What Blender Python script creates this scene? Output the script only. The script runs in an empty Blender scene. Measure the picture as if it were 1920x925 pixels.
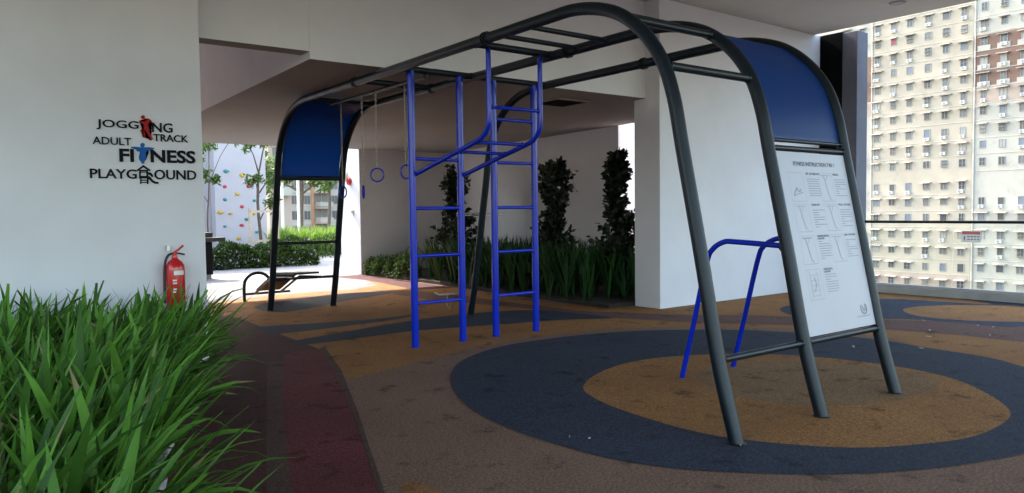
import bpy, bmesh, math, random
from mathutils import Vector, Matrix
random.seed(7)
rad = math.radians
sc = bpy.context.scene
# ------------------------------------------------------------------ camera
F_PX, YAW, PITCH, ROLL = 1399.13, .6467, -.0473, -.0123
CAM = Vector((-3.8776, -2.8011, 1.4565))
fwd = Vector((math.sin(YAW)*math.cos(PITCH), math.cos(YAW)*math.cos(PITCH), math.sin(PITCH)))
r0 = Vector((math.cos(YAW), -math.sin(YAW), 0)); u0 = r0.cross(fwd)
rt = math.cos(ROLL)*r0 + math.sin(ROLL)*u0; up = -math.sin(ROLL)*r0 + math.cos(ROLL)*u0
cd = bpy.data.cameras.new('camera'); cam = bpy.data.objects.new('camera', cd); sc.collection.objects.link(cam)
cd.sensor_width = 36; cd.lens = 36*F_PX/1920; cd.clip_start = .05; cd.clip_end = 3000
cam.matrix_world = Matrix(((rt.x, up.x, -fwd.x, CAM.x), (rt.y, up.y, -fwd.y, CAM.y), (rt.z, up.z, -fwd.z, CAM.z), (0, 0, 0, 1)))
sc.camera = cam
# ------------------------------------------------------------------ sky, sun, exposure
SUN_EL = rad(39); SUN_AZ = Vector((-.06, 1.0, 0)).normalized()
w = bpy.data.worlds.new('World'); sc.world = w; w.use_nodes = True
wn = w.node_tree.nodes; wl = w.node_tree.links
sky = wn.new('ShaderNodeTexSky'); sky.sky_type = 'NISHITA'; sky.sun_disc = False
sky.sun_elevation = SUN_EL; sky.sun_rotation = math.atan2(SUN_AZ.x, SUN_AZ.y)
sky.air_density = 1.3; sky.dust_density = 3.0; sky.ozone_density = 1.0
wl.new(sky.outputs[0], wn['Background'].inputs[0]); wn['Background'].inputs[1].default_value = .15
sd = bpy.data.lights.new('sun', 'SUN'); so = bpy.data.objects.new('sun', sd); sc.collection.objects.link(so)
sd.energy = 2.1; sd.angle = rad(1.2); sd.color = (1, .95, .87)
to_sun = Vector((SUN_AZ.x*math.cos(SUN_EL), SUN_AZ.y*math.cos(SUN_EL), math.sin(SUN_EL)))
so.rotation_euler = to_sun.to_track_quat('Z', 'Y').to_euler(); so.location = (0, 30, 40)
sc.view_settings.view_transform = 'Standard'; sc.view_settings.look = 'None'
sc.view_settings.gamma = 1; sc.view_settings.use_curve_mapping = False
sc.view_settings.exposure = 2.78
cy = sc.cycles
cy.use_denoising = True; cy.max_bounces = 8; cy.diffuse_bounces = 6; cy.glossy_bounces = 4; cy.transparent_max_bounces = 8
cy.sample_clamp_indirect = 6; cy.caustics_reflective = False; cy.caustics_refractive = False

# ------------------------------------------------------------------ helpers
def ray(px, py): return fwd + rt*((px-960)/F_PX) - up*((py-462.5)/F_PX)
def on(ax, v, px, py):
    d = ray(px, py); t = (v-CAM[ax])/d[ax]; return CAM + d*t
def wloc(o):
    p = Vector((0, 0, 0))
    while o is not None: p = p + o.location; o = o.parent
    return p
def tag(o, label=None, cat=None, group=None, kind=None):
    if label: o['label'] = label
    if cat: o['category'] = cat
    if group: o['group'] = group
    if kind: o['kind'] = kind
    return o
def empty(name, loc, label, cat, group=None):
    o = bpy.data.objects.new(name, None); sc.collection.objects.link(o); o.location = loc; o.empty_display_size = .1
    return tag(o, label, cat, group)
def copy_tree(o, parent=None):
    c = o.copy(); sc.collection.objects.link(c); c.parent = parent
    for ch in list(o.children): copy_tree(ch, c)
    return c

class MB:
    def __init__(s): s.v = []; s.f = []; s.m = []; s.a = []
    def add(s, vs, fs, mi=0, a=0.0):
        b = len(s.v); s.v += [tuple(p) for p in vs]; s.f += [tuple(i+b for i in f) for f in fs]
        s.m += [mi]*len(fs); s.a += [a]*len(fs); return s
    def box(s, x0, y0, z0, x1, y1, z1, mi=0):
        vs = [(x0, y0, z0), (x1, y0, z0), (x1, y1, z0), (x0, y1, z0), (x0, y0, z1), (x1, y0, z1), (x1, y1, z1), (x0, y1, z1)]
        return s.add(vs, [(0, 3, 2, 1), (4, 5, 6, 7), (0, 1, 5, 4), (1, 2, 6, 5), (2, 3, 7, 6), (3, 0, 4, 7)], mi)
    def hull(s, lo, hi, mi=0):    # prism between two polygons of equal length
        n = len(lo); return s.add(list(lo)+list(hi), [tuple(range(n-1, -1, -1)), tuple(range(n, 2*n))]+[(i, (i+1) % n, (i+1) % n+n, i+n) for i in range(n)], mi)
    def tube(s, pts, r, seg=12, caps=True, mi=0, closed=False):
        pts = [Vector(p) for p in pts]; n = len(pts); vs = []; ref = None
        rr = r if isinstance(r, (list, tuple)) else [r]*n
        for i, p in enumerate(pts):
            if closed: t = pts[(i+1) % n]-pts[i-1]
            else: t = pts[min(i+1, n-1)]-pts[max(i-1, 0)]
            t.normalize()
            if ref is None:
                ref = t.orthogonal().normalized()
            ref = (ref - t*ref.dot(t))
            if ref.length < 1e-6: ref = t.orthogonal()
            ref.normalize(); b = t.cross(ref)
            for k in range(seg):
                a = 2*math.pi*k/seg; vs.append(p+(ref*math.cos(a)+b*math.sin(a))*rr[i])
        fs = []
        for i in range(n if closed else n-1):
            j = (i+1) % n
            for k in range(seg):
                fs.append((i*seg+k, i*seg+(k+1) % seg, j*seg+(k+1) % seg, j*seg+k))
        if caps and not closed: fs += [tuple(range(seg-1, -1, -1)), tuple((n-1)*seg+k for k in range(seg))]
        return s.add(vs, fs, mi)
    def lathe(s, prof, c, seg=24, axis='z', mi=0):
        vs = []; fs = []
        for (r, h) in prof:
            for k in range(seg):
                a = 2*math.pi*k/seg; x, y = r*math.cos(a), r*math.sin(a)
                vs.append({'z': (c[0]+x, c[1]+y, c[2]+h), 'y': (c[0]+x, c[1]+h, c[2]+y), 'x': (c[0]+h, c[1]+x, c[2]+y)}[axis])
        for i in range(len(prof)-1):
            for k in range(seg): fs.append((i*seg+k, i*seg+(k+1) % seg, (i+1)*seg+(k+1) % seg, (i+1)*seg+k))
        fs += [tuple(range(seg-1, -1, -1)), tuple((len(prof)-1)*seg+k for k in range(seg))]
        return s.add(vs, fs, mi)
    def build(s, name, mat, parent=None, smooth=False, bevel=0, weld=False):
        me = bpy.data.meshes.new(name); off = wloc(parent) if parent else Vector((0, 0, 0))
        me.from_pydata([(p[0]-off.x, p[1]-off.y, p[2]-off.z) for p in s.v], [], s.f)
        for mm in (mat if isinstance(mat, list) else [mat]): me.materials.append(mm)
        me.polygons.foreach_set('material_index', s.m)
        if any(s.a):
            at = me.attributes.new('rnd', 'FLOAT', 'FACE'); at.data.foreach_set('value', s.a)
        bm = bmesh.new(); bm.from_mesh(me)
        if not any(s.a): bmesh.ops.recalc_face_normals(bm, faces=bm.faces)
        if bevel: bmesh.ops.bevel(bm, geom=[e for e in bm.edges if len(e.link_faces) == 2 and e.calc_face_angle(0) > .5], offset=bevel, segments=2, affect='EDGES', profile=.6)
        bm.to_mesh(me); bm.free()
        if smooth:
            me.polygons.foreach_set('use_smooth', [True]*len(me.polygons)); me.set_sharp_from_angle(angle=rad(50))
        me.update(); o = bpy.data.objects.new(name, me); sc.collection.objects.link(o); o.parent = parent
        return o

# ------------------------------------------------------------------ materials
def mat(name, col, rough=.6, spec=.5, metal=0, bump=0, bscale=40, var=0, vscale=3, speck=None, sscale=300, coat=0, stain=0, stscale=1.5, rnd=None, detail=4, trans=0, grain=0):
    m = bpy.data.materials.new(name); m.use_nodes = True; nt = m.node_tree; N = nt.nodes; L = nt.links
    b = N['Principled BSDF']; b.inputs['Roughness'].default_value = rough; b.inputs['Metallic'].default_value = metal
    b.inputs['Specular IOR Level'].default_value = spec; b.inputs['Coat Weight'].default_value = coat
    tc = N.new('ShaderNodeTexCoord'); geo = N.new('ShaderNodeNewGeometry')
    col = tuple(col)+(1,)
    rgb = N.new('ShaderNodeRGB'); rgb.outputs[0].default_value = col; cur = rgb.outputs[0]
    def noise(scale, det=4, rg=.6):
        n = N.new('ShaderNodeTexNoise'); n.inputs['Scale'].default_value = scale; n.inputs['Detail'].default_value = det; n.inputs['Roughness'].default_value = rg
        L.new(geo.outputs['Position'], n.inputs['Vector']); return n
    def ramp(src, p0, p1, c0, c1):
        r = N.new('ShaderNodeValToRGB'); r.color_ramp.elements[0].position = p0; r.color_ramp.elements[1].position = p1
        r.color_ramp.elements[0].color = (*c0, 1) if len(c0) == 3 else c0; r.color_ramp.elements[1].color = (*c1, 1) if len(c1) == 3 else c1
        L.new(src, r.inputs[0]); return r.outputs[0]
    def mul(a, bb, f=1):
        x = N.new('ShaderNodeMix'); x.data_type = 'RGBA'; x.blend_type = 'MULTIPLY'; x.inputs[0].default_value = f
        L.new(a, x.inputs[6]); L.new(bb, x.inputs[7]); return x.outputs[2]
    if rnd:
        at = N.new('ShaderNodeAttribute'); at.attribute_name = 'rnd'
        cur = ramp(at.outputs['Fac'], 0, 1, rnd[0], rnd[1])
    if var:
        cur = mul(cur, ramp(noise(vscale, detail).outputs[0], .3, .7, (1-var,)*3, (1+var*.3,)*3))
    if speck:
        n = noise(sscale, 2, .8); f = ramp(n.outputs[0], .46, .60, (0, 0, 0), (1, 1, 1))
        x = N.new('ShaderNodeMix'); x.data_type = 'RGBA'; L.new(f, x.inputs[0]); L.new(cur, x.inputs[6]); x.inputs[7].default_value = (*speck, 1); cur = x.outputs[2]
    if grain: cur = mul(cur, ramp(noise(70, 3, .9).outputs[0], .32, .62, (1-grain,)*3, (1+grain*.35,)*3))
    if stain:
        n = noise(stscale, 6, .65); cur = mul(cur, ramp(n.outputs[0],   .33, .43, (1-stain,)*3, (1, 1, 1)))
    L.new(cur, b.inputs['Base Color'])
    if bump:
        n = noise(bscale, 4); bp = N.new('ShaderNodeBump'); bp.inputs['Strength'].default_value = min(1, bump); bp.inputs['Distance'].default_value = .004*max(1, bump)
        L.new(n.outputs[0], bp.inputs['Height']); L.new(bp.outputs[0], b.inputs['Normal'])
    if trans:
        tr = N.new('ShaderNodeBsdfTranslucent'); L.new(cur, tr.inputs[0]); mx = N.new('ShaderNodeMixShader'); mx.inputs[0].default_value = trans
        L.new(b.outputs[0], mx.inputs[1]); L.new(tr.outputs[0], mx.inputs[2]); L.new(mx.outputs[0], N['Material Output'].inputs[0])
    return m
M = {}
def rubber(name, c, sp):
    M[name] = mat(name, c, .9, .2, bump=1.6, bscale=120, var=.30, vscale=1.1, speck=sp, sscale=58, stain=.6, stscale=3.4, detail=10, grain=.6)
rubber('taupe', (.215, .132, .098), (.31, .18, .11))
rubber('ochre', (.40, .190, .060), (.25, .115, .04))
rubber('brown', (.25, .145, .070), (.30, .165, .07))
rubber('navy', (.034, .043, .068), (.055, .064, .085))
rubber('maroon', (.12, .040, .040), (.085, .030, .032))
rubber('crimson', (.19, .050, .052), (.12, .034, .038))
rubber('dark_maroon', (.115, .045, .038), (.07, .030, .030))
rubber('olive', (.105, .062, .050), (.125, .075, .055))
rubber('pale', (.25, .25, .26), (.19, .2, .22))
rubber('plum', (.15, .075, .062), (.18, .10, .07))
M['plaster'] = mat('plaster', (.70, .70, .73), .8, .3, bump=.35, bscale=25, var=.12, vscale=.7, detail=9)
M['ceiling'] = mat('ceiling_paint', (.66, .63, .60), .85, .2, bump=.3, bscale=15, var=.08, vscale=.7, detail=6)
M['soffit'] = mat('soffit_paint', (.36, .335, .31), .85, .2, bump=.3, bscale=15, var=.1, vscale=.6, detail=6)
M['grey_column'] = mat('grey_column_paint', (.13, .135, .165), .75, .3, var=.2, vscale=2.5, detail=8)
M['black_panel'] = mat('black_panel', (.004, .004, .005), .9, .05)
M['frame'] = mat('dark_green_steel', (.006, .013, .019), .36, .34, coat=0, bump=.2, bscale=90, var=.25, vscale=12)
M['blue'] = mat('blue_enamel', (.0, .024, .50), .24, .4, coat=.2, bump=.15, bscale=60, var=.1, vscale=15)
M['chain'] = mat('chain_steel', (.30, .28, .22), .4, metal=.7)
M['steel'] = mat('galvanised_steel', (.45, .45, .44), .35, metal=1)
M['bolt'] = mat('dark_bolt', (.02, .02, .02), .45, metal=.5)
M['board'] = mat('printed_board', (.45, .455, .50), .35, .4, var=.04, vscale=2)
M['ink'] = mat('printed_ink', (.10, .10, .12), .5)
M['ink_light'] = mat('printed_ink_pale', (.27, .27, .31), .5)
M['letters'] = mat('black_acrylic_letters', (.004, .005, .007), .7, .15)
M['red_acrylic'] = mat('red_acrylic', (.30, .008, .008), .6, .2)
M['blue_acrylic'] = mat('blue_acrylic', (.008, .09, .32), .6, .2)
M['ext_red'] = mat('extinguisher_red', (.52, .012, .012), .25, coat=.4)
M['black_rubber'] = mat('black_rubber', (.012, .012, .012), .55)
M['label_white'] = mat('label_white', (.7, .7, .68), .5)
M['kerb'] = mat('kerb_concrete', (.42, .42, .41), .8, bump=.5, bscale=60, var=.2, vscale=4, detail=8)
M['paving'] = mat('light_paving', (.27, .265, .26), .85, .2, bump=.4, bscale=70, var=.15, vscale=2, detail=8)
M['soil'] = mat('soil', (.03, .022, .016), .95, bump=1, bscale=50, var=.4, vscale=9)
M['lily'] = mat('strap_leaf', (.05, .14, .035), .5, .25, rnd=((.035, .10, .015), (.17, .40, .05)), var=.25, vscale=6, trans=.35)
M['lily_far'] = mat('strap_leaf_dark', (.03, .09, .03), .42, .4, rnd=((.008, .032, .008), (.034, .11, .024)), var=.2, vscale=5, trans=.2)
M['yellow_grass'] = mat('lime_leaf', (.2, .3, .05), .5, .3, rnd=((.10, .20, .02), (.26, .38, .06)), trans=.35)
M['dry'] = mat('dry_leaf', (.20, .17, .07), .7)
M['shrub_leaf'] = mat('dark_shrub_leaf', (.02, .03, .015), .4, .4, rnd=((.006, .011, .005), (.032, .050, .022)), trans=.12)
M['bush_leaf'] = mat('bush_leaf', (.05, .09, .03), .65, .12, rnd=((.018, .04, .010), (.085, .14, .04)), trans=.2)
M['hedge_leaf'] = mat('hedge_leaf', (.05, .09, .03), .65, .12, rnd=((.014, .035, .010), (.09, .15, .035)), trans=.25)
M['tree_leaf'] = mat('tree_leaf', (.06, .1, .03), .5, .4, rnd=((.035, .07, .015), (.15, .24, .05)), trans=.4)
M['flower'] = mat('pale_violet_flower', (.55, .42, .60), .6)
M['bark'] = mat('bark', (.12, .09, .065), .9, bump=1, bscale=40, var=.4, vscale=15)
M['pale_wood'] = mat('pale_stake_wood', (.5, .4, .28), .8, var=.2, vscale=10)
M['lilac'] = mat('lilac_wall_paint', (.47, .43, .43), .85, .2, bump=.4, bscale=20, var=.08, vscale=.8, detail=8)
M['bbq_black'] = mat('black_granite', (.012, .012, .014), .3)
M['bbq_grey'] = mat('charcoal_render', (.010, .010, .013), .8, .1)
for n, c in dict(hold_red=(.5, .03, .06), hold_yellow=(.6, .36, .03), hold_teal=(.04, .22, .22)).items(): M[n] = mat(n, c, .5)
M['cream'] = mat('cream_facade', (.50, .43, .325), .85, .2, var=.16, vscale=.22, detail=8, stain=.12, stscale=.5)
M['cream_white'] = mat('white_facade', (.49, .455, .375), .85, .2, var=.15, vscale=.25, detail=8, stain=.12, stscale=.5)
M['brown_facade'] = mat('brown_facade', (.24, .15, .11), .85, .2, var=.15, vscale=.3, detail=8)
M['pink_facade'] = mat('pink_facade', (.48, .37, .29), .85, .2, var=.12, vscale=.4, detail=8)
M['orange_facade'] = mat('orange_facade', (.50, .27, .15), .85, .2, var=.1, vscale=.6)
M['facade_trim'] = mat('facade_trim', (.60, .55, .46), .8, var=.2, vscale=1)
M['awning'] = mat('awning_sheet', (.50, .47, .42), .6, var=.35, vscale=.35)
M['ac_white'] = mat('aircon_casing', (.62, .61, .57), .5)
M['glass_dark'] = mat('window_glass_dark', (.085, .085, .09), .15, .6)
M['glass_mid'] = mat('window_glass_curtained', (.17, .16, .15), .3, .5)
M['glass_blue'] = mat('window_glass_blue_curtain', (.17, .19, .22), .3, .5)
M['glass_red'] = mat('window_glass_red_curtain', (.28, .06, .09), .4, .5)
M['glass_pale'] = mat('window_glass_pale_curtain', (.36, .34, .30), .4, .5)
M['win_frame'] = mat('window_frame', (.32, .31, .28), .6)
M['aluminium'] = mat('kerb_aluminium', (.55, .56, .58), .45, metal=.6)
M['ground'] = mat('street_ground', (.10, .10, .095), .9, var=.3, vscale=.05)
M['sticker'] = mat('translucent_sticker', (.9, .88, .85), .5, trans=.85)
M['sticker_red'] = mat('translucent_red_sticker', (.75, .22, .22), .5, trans=.7)
# glass
def glassmat(name, tint, gl):
    m = bpy.data.materials.new(name); m.use_nodes = True; nt = m.node_tree; nt.nodes.clear()
    o = nt.nodes.new('ShaderNodeOutputMaterial'); t = nt.nodes.new('ShaderNodeBsdfTransparent'); g = nt.nodes.new('ShaderNodeBsdfGlossy'); mx = nt.nodes.new('ShaderNodeMixShader'); fr = nt.nodes.new('ShaderNodeFresnel')
    t.inputs[0].default_value = (*tint, 1); g.inputs['Roughness'].default_value = .02; fr.inputs[0].default_value = gl
    nt.links.new(fr.outputs[0], mx.inputs[0]); nt.links.new(t.outputs[0], mx.inputs[1]); nt.links.new(g.outputs[0], mx.inputs[2]); nt.links.new(mx.outputs[0], o.inputs[0]); return m
M['rail_glass'] = glassmat('clear_balustrade_glass', (.97, .985, .97), 1.3)
# tinted blue polycarbonate: lets blue light through
def polymat():
    m = bpy.data.materials.new('blue_polycarbonate'); m.use_nodes = True; nt = m.node_tree; nt.nodes.clear()
    o = nt.nodes.new('ShaderNodeOutputMaterial'); t = nt.nodes.new('ShaderNodeBsdfTranslucent'); p = nt.nodes.new('ShaderNodeBsdfPrincipled'); mx = nt.nodes.new('ShaderNodeMixShader')
    t.inputs[0].default_value = (.05, .30, .80, 1); p.inputs['Base Color'].default_value = (.016, .075, .22, 1); p.inputs['Roughness'].default_value = .35
    mx.inputs[0].default_value = .6; nt.links.new(p.outputs[0], mx.inputs[1]); nt.links.new(t.outputs[0], mx.inputs[2]); nt.links.new(mx.outputs[0], o.inputs[0]); return m
M['poly'] = polymat()

# ================================================================== SETTING
H_CEIL = 4.49
def structure(o): return tag(o, kind='structure')
structure(MB().box(-900, -900, -15, 900, 900, -14).build('ground', M['ground']))
structure(MB().box(-14, -14, -.4, 8.95, 13.4, 0).build('floor', M['taupe']))
structure(MB().box(-30, 13.4, -.4, 8.95, 34, -.002).build('path', M['paving']))

def smooth_poly(pts, n=6):
    out = []; m = len(pts)
    for i in range(m):
        p0, p1, p2, p3 = pts[i-1], pts[i], pts[(i+1) % m], pts[(i+2) % m]
        for k in range(n):
            t = k/n; out.append(tuple(.5*((2*p1[a])+(-p0[a]+p2[a])*t+(2*p0[a]-5*p1[a]+4*p2[a]-p3[a])*t*t+(-p0[a]+3*p1[a]-3*p2[a]+p3[a])*t**3) for a in (0, 1)))
    return out
def patch(name, m, pts, level, smooth=True):
    p = smooth_poly(pts) if smooth else pts
    bm = bmesh.new(); z = .0007*level
    vs = [bm.verts.new((a, b, z)) for a, b in p]
    f = bm.faces.new(vs); f.normal_update()
    if f.normal.z < 0: bmesh.ops.reverse_faces(bm, faces=[f])
    bmesh.ops.triangulate(bm, faces=bm.faces)
    me = bpy.data.meshes.new(name); bm.to_mesh(me); bm.free(); me.materials.append(m)
    o = bpy.data.objects.new(name, me); sc.collection.objects.link(o); return structure(o)
def gp(*px): return [tuple(on(2, 0, a, b)[:2]) for a, b in px]
# ochre field behind the gym, from the running track to the glass railing
patch('rubber_surface', M['ochre'], gp((656, 712), (725, 694), (800, 674), (900, 650), (1000, 632), (1120, 619), (1300, 612), (1480, 616), (1660, 632), (1731, 654), (1920, 700), (2100, 760)) + [(8.71, -1.5), (8.71, 4.5), (4.5, 4.5), (3.6, 6.2), (3.9, 13.3), (-1.7, 13.3), (-1.7, 9.5)] + gp((505, 618), (575, 648)), 2, False)
patch('rubber_surface', M['plum'], gp((700, 545), (780, 545), (900, 560), (1080, 583), (1250, 590), (1420, 592), (1600, 598), (1760, 603), (1920, 608), (2080, 613), (2080, 668), (1920, 642), (1800, 629), (1660, 618), (1500, 611), (1300, 605), (1150, 597), (1000, 580), (850, 566), (760, 556)), 4, False)
patch('rubber_surface', M['navy'], gp((473, 614), (520, 611), (600, 606), (700, 599), (780, 590), (740, 600), (640, 613), (560, 623), (508, 627), (490, 620)), 5)
patch('rubber_surface', M['navy'], gp((553, 640), (630, 626), (720, 610), (800, 598), (900, 587), (1000, 582), (1080, 588), (1148, 597), (1061, 600), (939, 609), (840, 616), (770, 622), (670, 635), (572, 647)), 6)
patch('rubber_surface', M['navy'], gp((478, 578), (520, 586), (580, 579), (650, 564), (735, 549), (650, 550), (560, 561), (500, 569)), 5)
patch('rubber_surface', M['pale'], [(-2.0, 10.2), (-.5, 10.0), (.8, 10.5), (2.2, 10.3), (3.0, 10.8), (3.3, 12.0), (3.1, 13.39), (-2.0, 13.39)], 4, False)
patch('rubber_surface', M['maroon'], [(3.1, 13.39), (3.3, 12.0), (3.25, 11.0), (3.1, 9.5), (3.85, 9.2), (3.9, 13.39)], 5, False)
patch('rubber_surface', M['navy'], gp((1463, 580), (1490, 592), (1590, 598), (1697, 599), (1800, 606), (1920, 612)) + [(8.85, 1.0), (8.85, 2.4)] + gp((1860, 571), (1760, 566), (1662, 561), (1560, 566), (1490, 572)), 6)
patch('rubber_surface', M['ochre'], gp((1693, 581), (1720, 593), (1800, 601), (1900, 604), (1990, 604), (2010, 592), (1960, 580), (1880, 574), (1800, 573), (1730, 575)), 7)
patch('running_track', M['dark_maroon'], [(-2.2, 4.6), (-3.6, 0), (-5.2, -4.5), (-5.2, -9), (-3.7, -9)] + gp((720, 940), (700, 880), (660, 770), (625, 690), (598, 655), (560, 640), (505, 620), (450, 597), (412, 592)), 3, False)
patch('running_track', M['crimson'], [(-3.95, -4.2), (-4.9, -6), (-3.9, -6)] + gp((715, 935), (700, 880), (660, 770), (625, 690), (596, 655), (540, 662), (528, 680), (530, 770), (540, 860), (550, 935)), 4, False)
patch('running_track', M['olive'], gp((500, 935), (500, 760), (501, 678), (528, 678), (530, 770), (540, 860), (550, 935)), 5, False)
patch('running_track', M['olive'], gp((725, 935), (700, 860), (670, 770), (640, 695), (608, 650), (598, 655), (625, 690), (660, 770), (690, 860), (712, 935)), 6, False)
ringo = gp((846, 702), (852, 735), (890, 772), (960, 806), (1050, 836), (1150, 862), (1270, 880), (1400, 888), (1550, 891), (1700, 884), (1820, 870), (1960, 842), (2050, 800), (2080, 750), (2020, 712), (1920, 689), (1852, 671), (1731, 652), (1662, 640), (1560, 629), (1400, 620), (1300, 619), (1200, 621), (1100, 628), (1000, 640), (930, 653), (870, 675))
patch('rubber_surface', M['navy'], ringo, 7)
inner = gp((1094, 725), (1115, 748), (1180, 775), (1300, 810), (1420, 829), (1593, 841), (1731, 834), (1835, 817), (1894, 782), (1870, 751), (1800, 716), (1724, 696), (1627, 681), (1524, 670), (1420, 665), (1300, 667), (1200, 677), (1130, 697))
patch('rubber_surface', M['ochre'], inner, 8)
patch('rubber_surface', M['brown'], gp((1305, 706), (1340, 733), (1420, 753), (1510, 762), (1593, 762), (1690, 750), (1762, 722), (1720, 702), (1627, 688), (1524, 680), (1420, 680), (1340, 688)), 9)
patch('rubber_surface', M['ochre'], gp((752, 912), (765, 903), (795, 911), (830, 925), (850, 945), (780, 945), (760, 930)), 1)

# ceilings and slabs
structure(MB().box(-9, -6.5, H_CEIL, 8.42, 4.83, H_CEIL+.5).build('ceiling', M['ceiling']))
structure(MB().box(-14, 5.08, H_CEIL+.003, -.76, 16.6, H_CEIL+.5).build('ceiling', M['ceiling']))  # out-of-view cover over the void, sized to keep sun off slab and floor
def sof(y): return 3.09 - (y-4.83)*(.14/8.5)
m = MB(); Y0, Y1, X0, X1 = 4.83, 13.4, -.76, 6.3
m.hull([(X0, Y0, sof(Y0)), (X1, Y0, sof(Y0)), (X1, Y1, sof(Y1)), (X0, Y1, sof(Y1))], [(X0, Y0, 4.6), (X1, Y0, 4.6), (X1, Y1, 4.6), (X0, Y1, 4.6)])
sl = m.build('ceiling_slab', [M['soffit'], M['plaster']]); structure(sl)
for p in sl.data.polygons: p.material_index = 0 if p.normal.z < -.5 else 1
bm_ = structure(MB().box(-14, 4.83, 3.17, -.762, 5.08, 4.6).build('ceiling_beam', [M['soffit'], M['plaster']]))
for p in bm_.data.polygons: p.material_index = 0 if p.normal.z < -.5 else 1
lp_ = on(2, 4.49, 1683, 5)
t = empty('ceiling_downlight', (lp_.x, lp_.y, H_CEIL), 'small unlit round downlight in the ceiling near its open edge', 'lamp')
MB().lathe([(.11, -.012), (.12, -.001)], (lp_.x, lp_.y, H_CEIL), 24).build('trim_ring', M['soffit'], t)
MB().lathe([(.09, -.016), (.09, -.0125)], (lp_.x, lp_.y, H_CEIL), 24).build('lens', M['ink_light'], t)
# soffit hatches
def hatch(x0, y0, x1, y1, lab):
    t = empty('ceiling_hatch', (x0, y0, sof(y0)), lab, 'hatch')
    z = sof((y0+y1)/2)-.012
    MB().box(x0, y0, z-.004, x1, y1, z+.02).build('opening', M['black_panel'], t)
    b = MB()
    for a in ((x0-.03, y0-.03, x1+.03, y0), (x0-.03, y1, x1+.03, y1+.03), (x0-.03, y0, x0, y1), (x1, y0, x1+.03, y1)): b.box(a[0], a[1], z-.008, a[2], a[3], z+.02)
    b.build('frame', M['soffit'], t)
hatch(3.2, 5.43, 3.78, 6.0, 'dark square opening in the soffit beside the white pillar')
# walls
def wall(name, box, lab, m_='plaster', cat='wall'):
    return tag(MB().box(*box).build(name, M[m_], bevel=.006), lab, cat)
wall('sign_wall', (-14, 4.6, 0, on(1, 4.6, 380.5, 300).x, 4.82, H_CEIL-.003), 'white wall behind the strap leaf planter carrying the black lettering')
wall('white_wall', (4.38, 4.56, 0, 8.58, 5.06, H_CEIL-.003), 'bright white wall and pillar right of the plants, behind the gym')
wall('recess_wall', (3.86, 13.35, 0, 6.3, 14.45, 3.0), 'shaded white wall at the back of the planted recess with red alarm bell on its end')
wall('recess_wall', (6.3, 7.3, 0, 6.5, 14.45, 4.6), 'long shaded white side wall behind the three dark shrubs')
wall('recess_wall', (6.3, 5.07, 0, 6.5, 6.68, 4.6), 'short added wall hidden mostly by the pillar, narrowing the bright gap')  # added behind the pillar to let less daylight into the recess
wall('shading_wall', (-7.0, 4.83, 0, -6.8, 16.4, H_CEIL-.003), 'unseen white wall added behind the sign wall to cut light from the left')  # added out of view so less light reaches the recess and soffit
wall('courtyard_wall', (8.3, 5.08, 0, 8.55, 14.45, 4.6), 'sunlit white wall glimpsed through the gap left of the pillar')
m = MB(); m.box(8.60, 3.89, 0, 8.95, 4.16, 4.46)
tag(m.build('grey_column', M['grey_column'], bevel=.008), 'blue grey column at the open end of the white wall', 'column')
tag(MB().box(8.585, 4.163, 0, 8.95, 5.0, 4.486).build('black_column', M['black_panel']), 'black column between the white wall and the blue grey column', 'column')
# planter kerb and soil
def kx(y): return -2.12 - .28*(4.6-y)
m = MB(); m.hull([(kx(4.58), 4.58, 0), (kx(-3.0), -3.0, 0), (kx(-3.0)-.1, -3.0, 0), (kx(4.58)-.1, 4.58, 0)], [(kx(4.58), 4.58, .12), (kx(-3.0), -3.0, .12), (kx(-3.0)-.1, -3.0, .12), (kx(4.58)-.1, 4.58, .12)])
tag(m.build('planter_kerb', M['kerb'], bevel=.01), 'low concrete kerb along the strap leaf planter by the track', 'kerb')
m = MB(); m.hull([(kx(4.58)-.102, 4.58, 0), (kx(-3.0)-.102, -3.0, 0), (-10, -3.0, 0), (-10, 4.58, 0)], [(kx(4.58)-.102, 4.58, .1), (kx(-3.0)-.102, -3.0, .1), (-10, -3.0, .1), (-10, 4.58, .1)])
tag(m.build('soil', M['soil']), kind='structure')
def fx(y): return 3.72 + (.25 if y > 10.5 else .0) + .02*(y-5)
m = MB(); m.hull([(3.85, 5.08, 0), (6.28, 5.08, 0), (6.28, 13.33, 0), (3.98, 13.33, 0)], [(3.85, 5.08, .06), (6.28, 5.08, .06), (6.28, 13.33, .06), (3.98, 13.33, .06)])
tag(m.build('soil', M['soil']), kind='structure')

# ================================================================== LEAF BUILDERS
def blade(mb, base, az, L, w, lean, droop, a, seg=7, twist=0.0, cut=False, tip=False):
    d = Vector((math.cos(az), math.sin(az), 0)); s = Vector((-d.y, d.x, 0)); p = Vector(base); th = lean; st = L/seg; row = []
    for i in range(seg+1):
        t = i/seg
        ww = w*(.60+.40*min(1, t*2.5))*(1-max(0, (t-.6)/.4)**2.2)
        if i == seg: ww = w*(.38 if cut else .02)
        tw = twist*t; dirv = d*math.sin(th)+Vector((0, 0, math.cos(th))); nrm = d*math.cos(th)-Vector((0, 0, math.sin(th)))
        sv = s*math.cos(tw)+nrm*math.sin(tw)
        fold = nrm*(ww*.16)
        row.append((p+sv*ww*.5+fold*0, p+fold, p-sv*ww*.5)); p = p+dirv*st; th += droop/seg*(.4+1.2*t)
    vs = [q for r_ in row for q in r_]; fs = []
    for i in range(seg): b = i*3; fs += [(b, b+1, b+4, b+3), (b+1, b+2, b+5, b+4)]
    mb.add(vs, fs, 0, a)
    if tip: mb.m[-2:] = [1, 1]
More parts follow.
